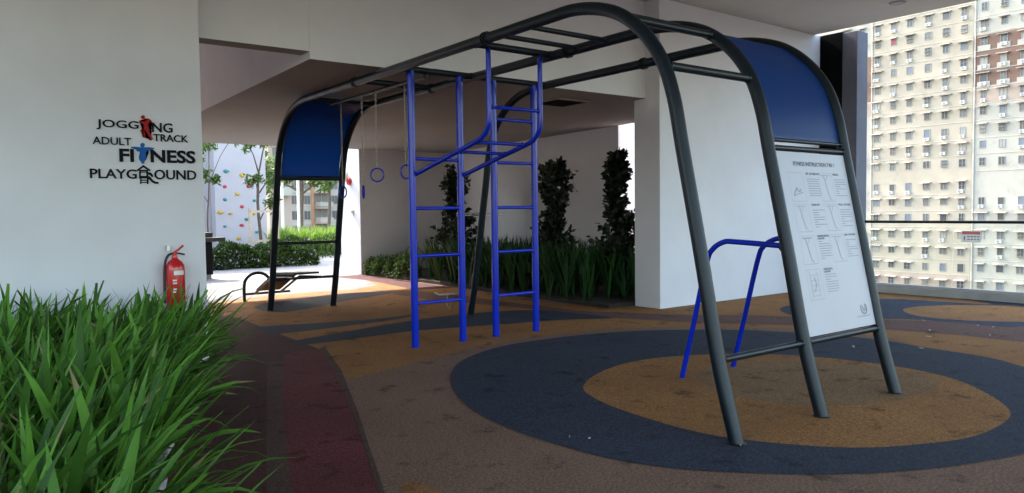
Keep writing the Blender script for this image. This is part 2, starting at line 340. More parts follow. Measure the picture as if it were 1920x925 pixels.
def leafcard(mb, c, d, n, L, w, a, mi=0):
    d = d.normalized(); s = d.cross(n)
    if s.length < 1e-4: s = d.orthogonal()
    s.normalize(); nn = s.cross(d)
    mb.add([c, c+d*L*.35+s*w*.5+nn*w*.12, c+d*L*.75+s*w*.36, c+d*L, c+d*L*.75-s*w*.36, c+d*L*.35-s*w*.5+nn*w*.12, c+d*L*.5], [(0, 1, 6), (1, 2, 6), (2, 3, 6), (3, 4, 6), (4, 5, 6), (5, 0, 6)], mi, a)
def rvec():
    while True:
        v = Vector((random.uniform(-1, 1), random.uniform(-1, 1), random.uniform(-1, 1)))
        if .1 < v.length < 1: return v.normalized()

# ---- front planter
R = random.Random(3); g = MB()
y = -1.55
while y < 4.5:
    x = kx(y)-(.15 if y < 2.6 else .08)
    while x > -6.4:
        bx, by = x+R.uniform(-.09, .09), y+R.uniform(-.09, .09); edge = (kx(by)-bx) < .45; back = by > 4.1
        for k in range(R.randint(15, 19)):
            az = R.uniform(0, 2*math.pi); lean = abs(R.gauss(.22, .2))
            if R.random() < (.75 if edge else .35): az = R.gauss(-.15, .75); lean += R.uniform(.05, .28 if edge else .3)
            if back and math.sin(az) > 0: az = -az
            L = R.uniform(.50, .86)*(1.0 if R.random() > .12 else 1.15); wd = R.uniform(.022, .050)
            if (Vector((bx, by, 0))-Vector((CAM.x, CAM.y, 0))).length < 1.75: L *= .78
            b = (bx+R.uniform(-.04, .04), min(by+R.uniform(-.04, .04), 4.5), .1)
            tipy = b[1]+math.sin(az)*L*.8
            if tipy > 4.52: lean *= .15
            blade(g, b, az, L, wd, lean, (R.uniform(.05, .8) if R.random() < .62 else R.uniform(.9, 2.1)) if not (tipy > 4.5) else .05, R.uniform(.02, 1)**1.2+.01, 8, R.uniform(-.7, .7), R.random() < .25, R.random() < .05)
        x -= .20
    y += .19
o = g.build('strap_leaf_planting', [M['lily'], M['dry']], smooth=True); tag(o, kind='stuff')
g = MB()
for k in range(60):
    by = R.uniform(-.6, 4.2); bx = R.uniform(-5.2, kx(by)-.2)
    blade(g, (bx, by, .25), R.uniform(0, 6.28), R.uniform(.45, .75), R.uniform(.008, .02), R.uniform(.1, .5), R.uniform(.8, 2.0), 0, 8, R.uniform(-1, 1))
o = g.build('dry_leaves', M['dry'], smooth=True); tag(o, kind='stuff')
# ---- recess bed strap leaves
R = random.Random(5); g = MB(); y = 5.2
while y < 11.0:
    x = (3.78 if y > 5.5 else 4.45)+.12+(.0 if y < 9 else (y-9)*.12)
    while x < 6.0:
        bx, by = x+R.uniform(-.1, .1), y+R.uniform(-.1, .1)
        for k in range(R.randint(9, 12)):
            az = R.uniform(0, 6.28) if R.random() > .4 else R.gauss(math.pi, .7)
            blade(g, (bx, by, .05), az, R.uniform(.6, .98), R.uniform(.026, .045), abs(R.gauss(.15, .15)), R.uniform(.1, .9), R.uniform(.02, 1), 6, R.uniform(-.6, .6))
        x += .24
    y += .24
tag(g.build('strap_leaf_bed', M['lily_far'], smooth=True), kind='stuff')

# ---- leafy column shrubs
def column_shrub(x, y, h, rr, lab, seed):
    R2 = random.Random(seed); random.seed(seed)
    t = empty('column_shrub', (x, y, .06), lab, 'shrub', 'dark column shrubs in the recess bed')
    s = MB(); pts = [(x+.03*math.sin(k*1.3+seed), y+.03*math.cos(k+seed), .06+k*h/7*.9) for k in range(8)]
    s.tube(pts, [.028-.003*k for k in range(8)], 8)
    lv = MB()
    nb = 115
    for k in range(nb):
        z = .35+(h-.35)*(k+R2.random()*.8)/nb; tt = z/h
        prof = rr*(.75+.35*math.sin(tt*9+seed))*(1.0 if tt < .8 else max(.25, (1.08-tt)/.28))
        az = R2.uniform(0, 6.28); base = Vector((x, y, z-.1)); tip = base+Vector((math.cos(az), math.sin(az), 0))*prof*R2.uniform(.6, 1.15)+Vector((0, 0, R2.uniform(.12, .3)))
        s.tube([base, (base+tip)/2+Vector((0, 0, .02)), tip], [.008, .006, .003], 5)
        for q in range(20):
            f = R2.uniform(.15, 1.05); c = base.lerp(tip, f)+rvec()*.035; d = (rvec()+Vector((math.cos(az), math.sin(az), .5))*.7)
            leafcard(lv, c, d, rvec(), R2.uniform(.085, .125), R2.uniform(.055, .078), R2.uniform(.02, 1))
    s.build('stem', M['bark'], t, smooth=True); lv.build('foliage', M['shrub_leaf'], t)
column_shrub(4.9, 10.8, 2.27, .47, 'leafy dark shrub behind the left blue ladder, smallest of the three', 11)
column_shrub(4.9, 7.55, 2.3, .43, 'tall dense dark shrub in the middle, right of the blue ladders', 12)
column_shrub(4.9, 5.95, 2.36, .38, 'dark shrub beside the pillar, in front of the bright gap', 17)
# ---- small clipped bushes
def bush(x, y, r, h, lab, seed):
    R2 = random.Random(seed); random.seed(seed)
    t = empty('bush', (x, y, .03), lab, 'bush', 'low bushes along the recess bed')
    lv = MB(); s = MB()
    for k in range(12):
        a = R2.uniform(0, 6.28); s.tube([(x, y, .03), (x+math.cos(a)*r*.6, y+math.sin(a)*r*.6, h*.7)], [.008, .003], 5)
    for k in range(900):
        d = rvec(); d.z = abs(d.z)*1.0; f = R2.uniform(.72, 1.04)*(1+.12*math.sin(d.x*9+seed)*math.cos(d.y*8))
        c = Vector((x+d.x*r*f, y+d.y*r*f, .06+d.z*h*f)); leafcard(lv, c, d+rvec()*.8, rvec(), R2.uniform(.035, .06), R2.uniform(.02, .032), R2.uniform(.02, 1))
    s.build('stem', M['bark'], t); lv.build('foliage', M['bush_leaf'], t)
for k, (x, y, r, h, lab) in enumerate([(4.05, 13.05, .24, .36, 'small round bush at the foot of the white column, farthest left of its row'),
        (4.03, 12.55, .27, .42, 'second small bush from the white column'), (4.08, 12.05, .27, .44, 'third small bush from the white column'),
        (4.2, 11.75, .25, .56, 'taller bush sticking up behind its row'), (4.02, 11.45, .30, .46, 'small bush nearest the blue ladder, last before the strap leaves')]):
    bush(x, y, r, h, lab, 30+k)

# ================================================================== FITNESS FRAME
W_ = .9; XA, XB, XC = -.04, .92, 1.965; RT = .047; HB = 2.975
def smooth_path(pts, n=6):
    out = []; m_ = len(pts); P = [Vector(p) for p in pts]
    for i in range(m_-1):
        p0, p1, p2, p3 = P[max(i-1, 0)], P[i], P[i+1], P[min(i+2, m_-1)]
        for k in range(n):
            t = k/n; out.append(.5*((2*p1)+(-p0+p2)*t+(2*p0-5*p1+4*p2-p3)*t*t+(-p0+3*p1-3*p2+p3)*t**3))
    out.append(P[-1]); return out
front = [(0, 0), (.14, .5), (.275, 1.16), (.42, 1.83), (.50, 2.2), (.61, 2.47), (.80, 2.70), (1.06, 2.87), (1.42, 2.965), (1.82, HB)]
def profile(yend):   # back leg mirrored about the middle
    back = [(yend-a, b) for a, b in front][::-1]
    return front+[(2.6, HB), ((1.82+yend-1.82)/2, HB), (yend-2.6, HB)]+back if yend > 7 else front+[(2.6, HB), (3.2, HB)]+back
def zat(y):
    P = smooth_path([(0, a, b) for a, b in front]); 
    for i in range(len(P)-1):
        if P[i].y <= y <= P[i+1].y: return P[i].z+(P[i+1].z-P[i].z)*(y-P[i].y)/(P[i+1].y-P[i].y)
    return HB
gym = empty('fitness_frame', (1.0, 0, 0), 'large dark green tubular fitness frame with arched legs, blue ladders and printed board', 'climbing frame')
LEN = dict(A=(XA, 8.36), B=(XB, 8.26), C=(XC, 5.93))
for k, (x, ye) in LEN.items():
    pr = profile(ye); P = smooth_path([(x, a, b) for a, b in pr])
    o = MB().tube(P, RT, 20).build('arch_tube', M['frame'], gym, smooth=True)
    for yy in (2.62, ye-3.1) if k != 'C' else (2.62,):
        m = MB()
        for s_ in (-.016, .016): m.lathe([(RT+.014, -.005), (RT+.014, .005)], (x, yy+s_, HB), 20, 'y', 0)
        for q in range(6):
            a = q*math.pi/3; c = (x+math.cos(a)*(RT+.006), yy, HB+math.sin(a)*(RT+.006)); m.lathe([(.006, -.035), (.006, .035)], c, 6, 'y', 0)
        m.build('flange_joint', M['bolt'], gym)
    for yy in (0, ye): MB().lathe([(RT+.012, .001), (RT+.012, .007), (RT+.003, .014)], (x, yy+(.003 if yy == 0 else -.003), 0), 20).build('base_collar', M['bolt'], gym)
def rod(name, a, b, r=.026, mm='frame', seg=12, par=gym):
    m = MB().tube([a, b], r, seg); A, B = Vector(a), Vector(b); d = (B-A).normalized(); off = (RT if mm == 'frame' else PR)
    if r > .012 and (B-A).length > .3:
        for p, q in ((A, d), (B, -d)): m.tube([p+q*(off-.004), p+q*(off+.004), p+q*(off+.011)], [r+.008, r+.006, r+.0005], seg)
    return m.build(name, M[mm], par, smooth=True)
PR = .040
# cross bars
def ab(y, r=.026, x0=XA, x1=XB, z=None): rod('cross_bar', (x0, y, zat(y) if z is None else z), (x1, y, zat(y) if z is None else z), r)
ab(.58, .03); ab(.93, .03); ab(1.22, .022)
for y in (2.08, 2.46): ab(y, .022)
ab(2.84, .034); ab(4.22, .034); ab(4.22, .034, XB, XC); ab(5.15, .034); ab(6.75, .028)
def leg_at(z, ye=None):
    P = smooth_path([(0, a, b) for a, b in front])
    for i in range(len(P)-1):
        if P[i].z <= z <= P[i+1].z:
            y = P[i].y+(P[i+1].y-P[i].y)*(z-P[i].z)/(P[i+1].z-P[i].z); return y if ye is None else ye-y
rod('foot_rail', (XA, leg_at(.5), .5), (XB, leg_at(.5), .5), .024)
rod('board_rail', (XB, leg_at(.5), .5), (XC, leg_at(.5), .5), .024)
rod('board_rail', (XB, leg_at(1.90), 1.90), (XC, leg_at(1.90), 1.90), .022)
rod('board_rail', (XB, leg_at(1.96), 1.96), (XC, leg_at(1.96), 1.96), .015)
ab(1.33, .02, XB, XC)
for z in (.48, 1.02): rod('back_rail', (XA, leg_at(z, 8.36), z), (XB, leg_at(z, 8.26), z), .022)
rod('back_rail', (XA, leg_at(1.98, 8.36), 1.98), (XB, leg_at(1.98, 8.26), 1.98), .034)
# curved blue panels
def panel(x0, x1, pts, name='curved_panel'):
    m = MB(); P = smooth_path(pts, 5); t = .004; n = len(P); vs = []
    for p in P: vs += [(x0, p.y, p.z), (x1, p.y, p.z), (x1, p.y, p.z-2*t), (x0, p.y, p.z-2*t)]
    # offset thickness along a fixed diagonal keeps the sheet closed
    fs = []
    for i in range(n-1):
        b = i*4
        for k in range(4): fs.append((b+k, b+(k+1) % 4, b+4+(k+1) % 4, b+4+k))
    fs += [(0, 1, 2, 3), tuple((n-1)*4+k for k in range(4))]
    m.add(vs, fs); return m.build(name, M['poly'], gym, smooth=True)
fr = [(0, leg_at(z), z) for z in (1.98, 2.2, 2.42, 2.6, 2.75, 2.85)]+[(0, 1.3, zat(1.3))]
panel(XB+RT*.7, XC-RT*.7, fr)
bk = [(0, 8.31-(leg_at(z)), z) for z in (2.0, 2.1, 2.2, 2.42, 2.6, 2.75, 2.85)]+[(0, 7.0, 2.95), (0, 6.8, 2.965)]
panel(XA+RT*.7, XB-RT*.7, bk)
# ladders
y1 = 4.22; PR = .040
def ladder(x0, x1, zs):
    for x in (x0, x1):
        m = MB().tube([(x, y1, 0), (x, y1, HB-.02)], PR, 18); m.tube([(x, y1, HB-.075), (x, y1, HB-.045)], PR+.006, 18); m.lathe([(PR+.01, .001), (PR+.008, .008), (PR+.001, .012)], (x, y1, 0), 18)
        m.build('ladder_post', M['blue'], gym, smooth=True)
    for z in zs: rod('ladder_rung', (x0, y1, z), (x1, y1, z), .019, 'blue', 14)
ladder(.10, .715, (.475, .985, 1.50, 2.03))
ladder(1.175, 1.775, (.475, .985, 1.50, 2.02, 2.52))
for x in (.135, .745):
    P = smooth_path([(x, 2.84, HB), (x, 2.84, 2.6), (x, 2.84, 2.33), (x, 2.87, 2.22), (x, 2.98, 2.14), (x, 3.2, 2.085), (x, 3.6, 2.0), (x, 4.2, 1.865)], 5)
    MB().tube(P, .024, 14).build('bent_rail', M['blue'], gym, smooth=True)
for (yy, z) in ((2.84, 2.42), (3.08, 2.115), (3.38, 2.045)):
    rod('bent_rung', (.135, yy, z), (.745, yy, z), .017, 'blue', 12)
# dip bars
for x in (1.12, 1.83):
    P = smooth_path([(x, 1.41, 0), (x, 1.28, .5), (x, 1.15, 1.0), (x, 1.09, 1.12), (x, .98, 1.185), (x, .85, 1.19), (x, .325, 1.165)], 6)
    MB().tube(P, .022, 14).build('dip_bar', M['blue'], gym, smooth=True)
rod('dip_bar_rail', (XB, .325, 1.165), (XC, .325, 1.165), .02, 'frame')
# grip bars at the short rear leg, foot peg at the ladder
for dz in (0, .03): rod('grip_bar', (1.62, 5.72, 1.405+dz), (2.4, 5.66, 1.405+dz), .008, 'steel', 8)
m = MB(); m.tube([(.42, 4.33, .56), (.46, 4.31, .535), (.69, 4.28, .535)], .010, 8); m.tube([(.57, 4.3, .53), (.56, 4.31, .42), (.60, 4.31, .36), (.61, 4.3, .44)], .005, 6)
m.build('foot_peg', M['steel'], gym, smooth=True)
# longitudinal bar carrying the rings
rod('ring_bar', (.31, 4.22, HB-.05), (.31, 6.8, HB-.05), .02)
# sit-up bench on the rear legs
m = MB()
for x0, x1 in ((.20, .60),):
    pr = [(9.72, .17), (8.85, .50), (8.0, .545)]
    for (a, b), (c, d) in zip(pr[:-1], pr[1:]):
        m.hull([(x0, a, b), (x1, a, b), (x1, c, d), (x0, c, d)], [(x0, a, b+.035), (x1, a, b+.035), (x1, c, d+.035), (x0, c, d+.035)])
bench = m.build('sit_up_bench', M['black_rubber'], gym); bench['label'] = 'dark sloping sit-up board between the rear legs'
m = MB()
for x in (.18, .62): m.tube([(x, 9.74, .13), (x, 8.85, .455), (x, 8.0, .50)], .018, 10)
m.build('side_rail', M['frame'], bench, smooth=True)
lp = smooth_path([(.03, 9.81, 0), (.03, 9.81, .26), (.07, 9.81, .38), (.18, 9.81, .46), (.33, 9.81, .46), (.44, 9.81, .38), (.48, 9.81, .26), (.48, 9.81, 0)], 6)
MB().tube(lp, .026, 14).build('foot_loop', M['frame'], bench, smooth=True)
MB().tube([(.03, 9.79, .125), (.80, 9.79, .125)], .02, 12).build('base_bar', M['frame'], bench, smooth=True)
# ---- instruction board
BL, BR = XB+RT+.004, XC-RT-.004
zb, zt = .535, 1.872
yb, yt = leg_at(zb)-.012, leg_at(zt)-.012
bo = Vector((BL, yt, zt)); bu = Vector((BR-BL, 0, 0)); bv = Vector((0, yb-yt, zb-zt)); bn = Vector((0, -1, 0)); bn = (bn - bv.normalized()*bn.dot(bv.normalized())).normalized()
BWm, BHm = bu.length, bv.length
def bp(u, v, k=0): return bo+bu*u+bv*v+bn*(.0015+k)
m = MB(); m.hull([bp(0, 0, -.006), bp(1, 0, -.006), bp(1, 1, -.006), bp(0, 1, -.006)], [bp(0, 0, -.001), bp(1, 0, -.001), bp(1, 1, -.001), bp(0, 1, -.001)])
board = m.build('instruction_board', M['board'], gym); board['label'] = 'white printed fitness instruction board'
def bquad(mb, u0, v0, u1, v1, k=.0006): mb.add([bp(u0, v0, k), bp(u1, v0, k), bp(u1, v1, k), bp(u0, v1, k)], [(0, 1, 2, 3)])
def text_mesh(s, bold=0.0, spacing=1.0):
    cu = bpy.data.curves.new('t', 'FONT'); cu.body = s; cu.size = 1; cu.offset = bold; cu.space_character = spacing; cu.resolution_u = 3
    ob = bpy.data.objects.new('t', cu); sc.collection.objects.link(ob)
    me = bpy.data.meshes.new_from_object(ob.evaluated_get(bpy.context.evaluated_depsgraph_get()))
    vs = [v.co.copy() for v in me.vertices]; fs = [tuple(p.vertices) for p in me.polygons]
    bpy.data.objects.remove(ob); bpy.data.curves.remove(cu); bpy.data.meshes.remove(me)
    x0 = min(v.x for v in vs); x1 = max(v.x for v in vs); y0 = min(v.y for v in vs); y1_ = max(v.y for v in vs)
    return [((v.x-x0)/(x1-x0), (v.y-y0)/(y1_-y0)) for v in vs], fs
def btext(mb, s, u0, v0, u1, v1, bold=.012):
    vs, fs = text_mesh(s, bold); mb.add([bp(u0+(u1-u0)*a, v1+(v0-v1)*b, .0007) for a, b in vs], fs)
m = MB(); btext(m, 'FITNESS INSTRUCTION 7 IN 1', .22, .052, .82, .076, .02); m.build('title_lettering', M['ink'], board)
blocks = [('SIT UP BENCH', 0, 0), ('RINGS', 1, 0), ('CHIN UP', 0, 1), ('PULL UP BAR', 1, 1), ('HORIZONTAL', 0, 2), ('LEG UP BAR', 1, 2), ('VERTICAL', 0, 3)]
rows = [(.115, .275), (.292, .445), (.468, .622), (.652, .815)]
cap = MB(); lines = MB(); pics = MB(); RR = random.Random(4)
def bline(mb, pts, wd=.004):
    for (a, b), (c, d) in zip(pts[:-1], pts[1:]):
        A = bp(a, b, .0006); B = bp(c, d, .0006); dd = (B-A).normalized(); s_ = dd.cross(bn)*wd*.5; mb.add([A+s_, B+s_, B-s_, A-s_], [(0, 1, 2, 3)])
for (s, c, r_) in blocks:
    v0, v1 = rows[r_]; sk = .0
    u0 = (.12, .55)[c]; ut = (.37, .775)[c]
    wid = .028*len(s)*.62
    btext(cap, s, ut, v0-.002, min(ut+wid, ut+.20), v0+.010, .03)
    if s in ('HORIZONTAL', 'VERTICAL'): btext(cap, 'LADDER', ut, v0+.013, ut+.10, v0+.023, .03)
    vv = v0+.032
    while vv < v1-.025:
        L_ = RR.choice((.17, .18, .16, .18, .08, .17, .05)); bquad(lines, ut+.005, vv, ut+.005+L_*.98, vv+.0042); vv += .0135
    bline(pics, [(u0, v0), (u0+.20, v0)], .002); bline(pics, [(u0, v1), (u0+.20, v1)], .003); bline(pics, [(u0, v0), (u0, v1)], .0014); bline(pics, [(u0+.2, v0), (u0+.2, v1)], .0014)
    cx = u0+.10; h = v1-v0
    if r_ == 0 and c == 0:
        bline(pics, [(u0+.03, v1-.03), (u0+.17, v1-.05)], .006); bline(pics, [(u0+.04, v1-.035), (u0+.09, v1-.075), (u0+.12, v1-.05), (u0+.15, v1-.07)], .008)
    elif r_ == 3:
        for q in range(5): bline(pics, [(cx-.05, v0+.03+q*.028), (cx+.05, v0+.03+q*.028)], .003)
        bline(pics, [(cx-.05, v0+.015), (cx-.05, v1-.01)], .003); bline(pics, [(cx+.05, v0+.015), (cx+.05, v1-.01)], .003); bline(pics, [(cx, v0+.04), (cx+.02, v0+.08), (cx-.02, v0+.12)], .006)
    else:
        bline(pics, [(cx-.07, v0+.012), (cx+.07, v0+.012)], .008 if s == 'HORIZONTAL' else .004)
        bline(pics, [(cx-.03, v0+.014), (cx-.01, v0+.04), (cx, v0+.085), (cx+.02, v1-.02)], .005); bline(pics, [(cx+.03, v0+.014), (cx+.01, v0+.04)], .003); bline(pics, [(cx+.02, v1-.02), (cx+.05, v1-.008)], .004)
cap.build('caption_lettering', M['ink'], board); lines.build('text_lines', M['ink_light'], board); pics.build('exercise_drawings', M['ink_light'], board)
m = MB(); arc = [(.86+.045*math.cos(a), .90+.030*math.sin(a)) for a in [k*.35-1.0 for k in range(15)]]; bline(m, arc, .008)
bline(m, [(.84, .885), (.85, .915), (.88, .91), (.885, .88)], .006); bline(m, [(.845, .90), (.875, .90)], .004)
m.build('logo', M['ink'], board)
m = MB(); u = .74
while u < .93: bquad(m, u, .940, u+.009, .945); u += .0125
m.build('web_address_line', M['ink_light'], board)
m = MB()
for u in (.02, .25, .5, .75, .98): m.lathe([(.008, 0), (.006, .006)], bp(u, -.02, 0), 8, 'y')
m.build('rail_screws', M['steel'], gym)

# ---- hanging rings
def hang_ring(x, y, zc, turn, lab):
    t = empty('hanging_ring', (x, y, HB-.07), lab, 'gym ring', 'gym rings hanging on chains from the frame')
    top = HB-.07; bot = zc+.085; m = MB(); n = int((top-bot)/.030); st = (top-bot)/n
    for k in range(n):
        zz = top-st*(k+.5); ax = (math.cos(turn), math.sin(turn)) if k % 2 else (-math.sin(turn), math.cos(turn))
        P = [(x+ax[0]*.008*math.cos(a), y+ax[1]*.008*math.cos(a), zz+.0205*math.sin(a)) for a in [q*math.pi/4 for q in range(8)]]
        m.tube(P, .0046, 5, closed=True)
    m.build('chain', M['chain'], t, smooth=True)
    m = MB(); m.tube([(x+math.cos(turn)*.078*math.cos(a), y+math.sin(turn)*.078*math.cos(a), zc+.078*math.sin(a)) for a in [q*math.pi/16 for q in range(32)]], .0095, 10, closed=True)
    m.build('ring', M['blue'], t, smooth=True)
hang_ring(.36, 4.82, 1.925, rad(12), 'blue ring with its chain just left of the blue ladder post, half hidden by it')
hang_ring(.25, 5.33, 1.91, rad(-37), 'blue ring seen face on, hanging clear in the middle')
hang_ring(.29, 5.79, 1.72, rad(58), 'blue ring turned edge on, hanging lower left of the face on ring')
hang_ring(.32, 6.47, 1.74, rad(28), 'farthest blue ring, hanging in front of the rear frame leg')

# ================================================================== WALL SIGN
SY = 4.6
def sp(zx, zy): return on(1, SY, 150+zx/5.78, 200+zy/5.78)
sign = empty('wall_lettering', (-2.7, SY, 1.9), 'raised sign with black words and red and blue figures on the left white wall', 'sign')
def word(s, x0, x1, lt, lb, rtp, rb, bold):
    a, b, c, d = sp(x0, lb), sp(x1, rb), sp(x0, lt), sp(x1, rtp)
    z0 = (a.z+b.z)/2; z1 = (c.z+d.z)/2; vs, fs = text_mesh(s, bold); m = MB()
    n = len(vs); P = [(a.x+(b.x-a.x)*u, SY-.012, z0+(z1-z0)*v) for u, v in vs]; Q = [(p[0], SY-.002, p[2]) for p in P]
    ec = {}
    for f in fs:
        for i in range(len(f)):
            e = (f[i], f[(i+1) % len(f)]); ec[e] = 1
    side = [(i, j, j+n, i+n) for (i, j) in ec if (j, i) not in ec]
    m.add(P+Q, fs+side)
    m.build('lettering', M['letters'], sign)
word('JOGG', 178, 635, 137, 248, 160, 268, .012)
word('NG', 780, 1003, 175, 278, 182, 286, .014)
word('TRACK', 795, 1170, 300, 377, 312, 390, .012)
word('ADULT', 137, 555, 325, 408, 342, 423, .006)
word('FI', 428, 585, 456, 599, 462, 602, .03)
word('NESS', 765, 1250, 468, 608, 480, 620, .03)
word('PLAYG', 108, 615, 672, 778, 682, 785, .015)
word('OUND', 805, 1260, 685, 790, 690, 798, .015)
def emblem(polys, mm, name):
    m = MB()
    for pl in polys:
        P = [sp(a, b) for a, b in pl]; bm = bmesh.new(); vs = [bm.verts.new((p.x, 0, p.z)) for p in P]; f = bm.faces.new(vs)
        r_ = bmesh.ops.triangulate(bm, faces=[f]); bm.verts.index_update(); tri = [tuple(v.index for v in q.verts) for q in bm.faces]; bm.free()
        n = len(P); m.add([(p.x, SY-.012, p.z) for p in P]+[(p.x, SY-.002, p.z) for p in P], tri+[(i, (i+1) % n, (i+1) % n+n, i+n) for i in range(n)])
    m.build(name, M[mm], sign)
def circ(cx, cy_, r_, n=16): return [(cx+r_*math.cos(k*2*math.pi/n), cy_+r_*math.sin(k*2*math.pi/n)) for k in range(n)]
emblem([circ(680, 116, 21), [(700, 128), (745, 133), (775, 160), (783, 195), (757, 200), (750, 180), (738, 182), (735, 215), (752, 250), (748, 275), (770, 318), (790, 352), (772, 368), (750, 362), (748, 345), (728, 300), (706, 262), (690, 250), (690, 265), (708, 300), (728, 322), (705, 338), (682, 336), (690, 322), (668, 292), (652, 265), (668, 240), (688, 205), (680, 190), (660, 182), (640, 162), (650, 148), (668, 160), (690, 165), (690, 140)]], 'red_acrylic', 'jogger_emblem')
emblem([circ(676, 419, 24), [(550, 436), (600, 436), (650, 442), (700, 442), (752, 442), (800, 450), (798, 462), (752, 466), (742, 488), (722, 482), (712, 500), (718, 540), (716, 575), (694, 600), (696, 618), (668, 620), (666, 606), (640, 575), (638, 540), (648, 500), (638, 482), (618, 488), (606, 466), (556, 450)]], 'blue_acrylic', 'stretching_figure_emblem')
emblem([[(684, 634), (765, 690), (752, 702), (686, 658), (622, 702), (610, 690)], [(640, 686), (735, 686), (735, 700), (640, 700)], [(640, 700), (657, 700), (657, 780), (640, 780)], [(718, 700), (735, 700), (735, 780), (718, 780)],
        [(657, 752), (718, 752), (718, 780), (657, 780)], [(657, 705), (718, 705), (718, 716), (657, 716)], [(650, 780), (664, 780), (664, 840), (650, 840)], [(724, 780), (740, 780), (740, 840), (724, 840)], [(664, 794), (724, 794), (724, 804), (664, 804)], [(664, 818), (724, 818), (724, 828), (664, 828)],
        [(738, 712), (765, 716), (786, 740), (790, 762), (775, 765), (762, 745), (738, 735)], [(738, 752), (765, 770), (790, 800), (815, 815), (850, 818), (848, 838), (812, 838), (782, 824), (755, 795), (738, 785)]], 'letters', 'playhouse_emblem')

# ================================================================== FIRE EXTINGUISHER
ex, ey = on(1, SY-.10, 328, 500).x, SY-.105
ext = empty('fire_extinguisher', (ex, ey, .58), 'red fire extinguisher hung on the white wall behind the strap leaves', 'extinguisher')
eb = .58
MB().lathe([(.05, 0), (.078, .015), (.082, .04), (.082, .38), (.078, .42), (.060, .455), (.032, .475), (.024, .49), (.024, .51)], (ex, ey, eb), 28).build('cylinder', M['ext_red'], ext, smooth=True)
m = MB(); m.lathe([(.018, .51), (.018, .54)], (ex, ey, eb), 12); m.tube([(ex-.01, ey, eb+.535), (ex+.03, ey-.005, eb+.56), (ex+.075, ey-.005, eb+.60)], .010, 8)
m.build('carry_handle', M['ext_red'], ext, smooth=True)
m = MB(); m.tube([(ex-.015, ey, eb+.525), (ex+.03, ey-.005, eb+.53), (ex+.085, ey-.005, eb+.515)], .008, 8); m.build('lever', M['black_rubber'], ext, smooth=True)
P = smooth_path([(ex-.015, ey, eb+.53), (ex-.06, ey-.01, eb+.51), (ex-.088, ey-.01, eb+.43), (ex-.097, ey-.01, eb+.25), (ex-.098, ey-.01, eb+.08)], 5)
MB().tube(P, .011, 10).build('hose', M['black_rubber'], ext, smooth=True)
m = MB()
def wrap(mb, a0, a1, z0, z1, rr=.0828):
    n = 8; vs = []
    for k in range(n+1):
        a = a0+(a1-a0)*k/n; vs += [(ex+rr*math.cos(a), ey+rr*math.sin(a), z0), (ex+rr*math.cos(a), ey+rr*math.sin(a), z1)]
    mb.add(vs, [(2*k, 2*k+2, 2*k+3, 2*k+1) for k in range(n)])
wrap(m, rad(-110), rad(-45), eb+.335, eb+.375)
for zz in (.28, .255, .20, .175): wrap(m, rad(-118), rad(-95), eb+zz, eb+zz+.014)
m.build('label', M['label_white'], ext)
m = MB(); m.box(ex-.05, SY-.03, eb+.55, ex-.02, SY-.002, eb+.60); m.build('wall_hook', M['steel'], ext)

# ================================================================== COLUMN FITTINGS
bx = 3.86
t = empty('alarm_bell', (bx, 13.86, 2.22), 'round red alarm bell high on the end of the recess wall', 'alarm bell')
MB().lathe([(.085, -.06), (.095, -.045), (.095, -.02), (.06, -.003)], (bx, 13.86, 2.22), 24, 'x').build('bell', M['ext_red'], t, smooth=True)
MB().lathe([(.03, -.075), (.03, -.058)], (bx, 13.86, 2.22), 12, 'x').build('hub', M['red_acrylic'], t)
t = empty('wall_lamp', (bx, 14.1, 2.38), 'pale round wall lamp beside the red alarm bell', 'lamp')
MB().lathe([(.03, -.10), (.10, -.08), (.13, -.03), (.13, -.003)], (bx, 14.1, 2.38), 20, 'x').build('shade', M['ac_white'], t, smooth=True)
m = MB(); m.box(bx-.03, 13.68, 1.42, bx-.002, 13.8, 1.53); o = m.build('wall_switch', M['label_white'], bevel=.006); tag(o, 'small switch box low on the recess wall below the alarm bell', 'switch')
MB().box(bx-.036, 13.70, 1.46, bx-.031, 13.75, 1.52).build('button', M['black_rubber'], o)

# ================================================================== RAILING
rail = empty('glass_railing', (8.8, 0, 0), 'clear glass railing with dark handrail and pale kerb at the open edge', 'railing')
MB().box(8.72, -12, 0, 8.95, 3.885, .115).build('kerb', M['kerb'], rail, bevel=.008)
MB().box(8.74, -12, .117, 8.80, 3.885, .16).build('base_channel', M['aluminium'], rail)
MB().tube([(8.80, -12, 1.20), (8.80, 3.885, 1.20)], .024, 12).build('handrail', M['bolt'], rail, smooth=True)
y = 3.87
while y > -9:
    MB().box(8.795, y-1.45, .162, 8.805, y, 1.18).build('glass_pane', M['rail_glass'], rail); y -= 1.47
p0 = on(0, 8.79, 1803, 433); p1 = on(0, 8.79, 1839, 455)
st_ = MB(); st_.box(8.788, p1.y, p1.z, 8.792, p0.y, p0.z)
stk = st_.build('warning_sticker', M['sticker']); tag(stk, 'small white notice with red heading stuck on the glass railing', 'sticker')
def spt(u, v): return (8.7865, p0.y+(p1.y-p0.y)*u, p0.z+(p1.z-p0.z)*v)
def sq(mb, u0, v0, u1, v1): mb.add([spt(u0, v0), spt(u1, v0), spt(u1, v1), spt(u0, v1)], [(0, 1, 2, 3)])
m = MB(); sq(m, .03, .05, .97, .32); m.build('heading_band', M['sticker_red'], stk)
m = MB(); sq(m, .12, .45, .2, .85); [sq(m, .3+.17*k, .45, .43+.17*k, .56) for k in range(4)]; [sq(m, .3+.17*k, .7, .43+.17*k, .8) for k in range(4)]; m.build('text_lines', M['ink_light'], stk)

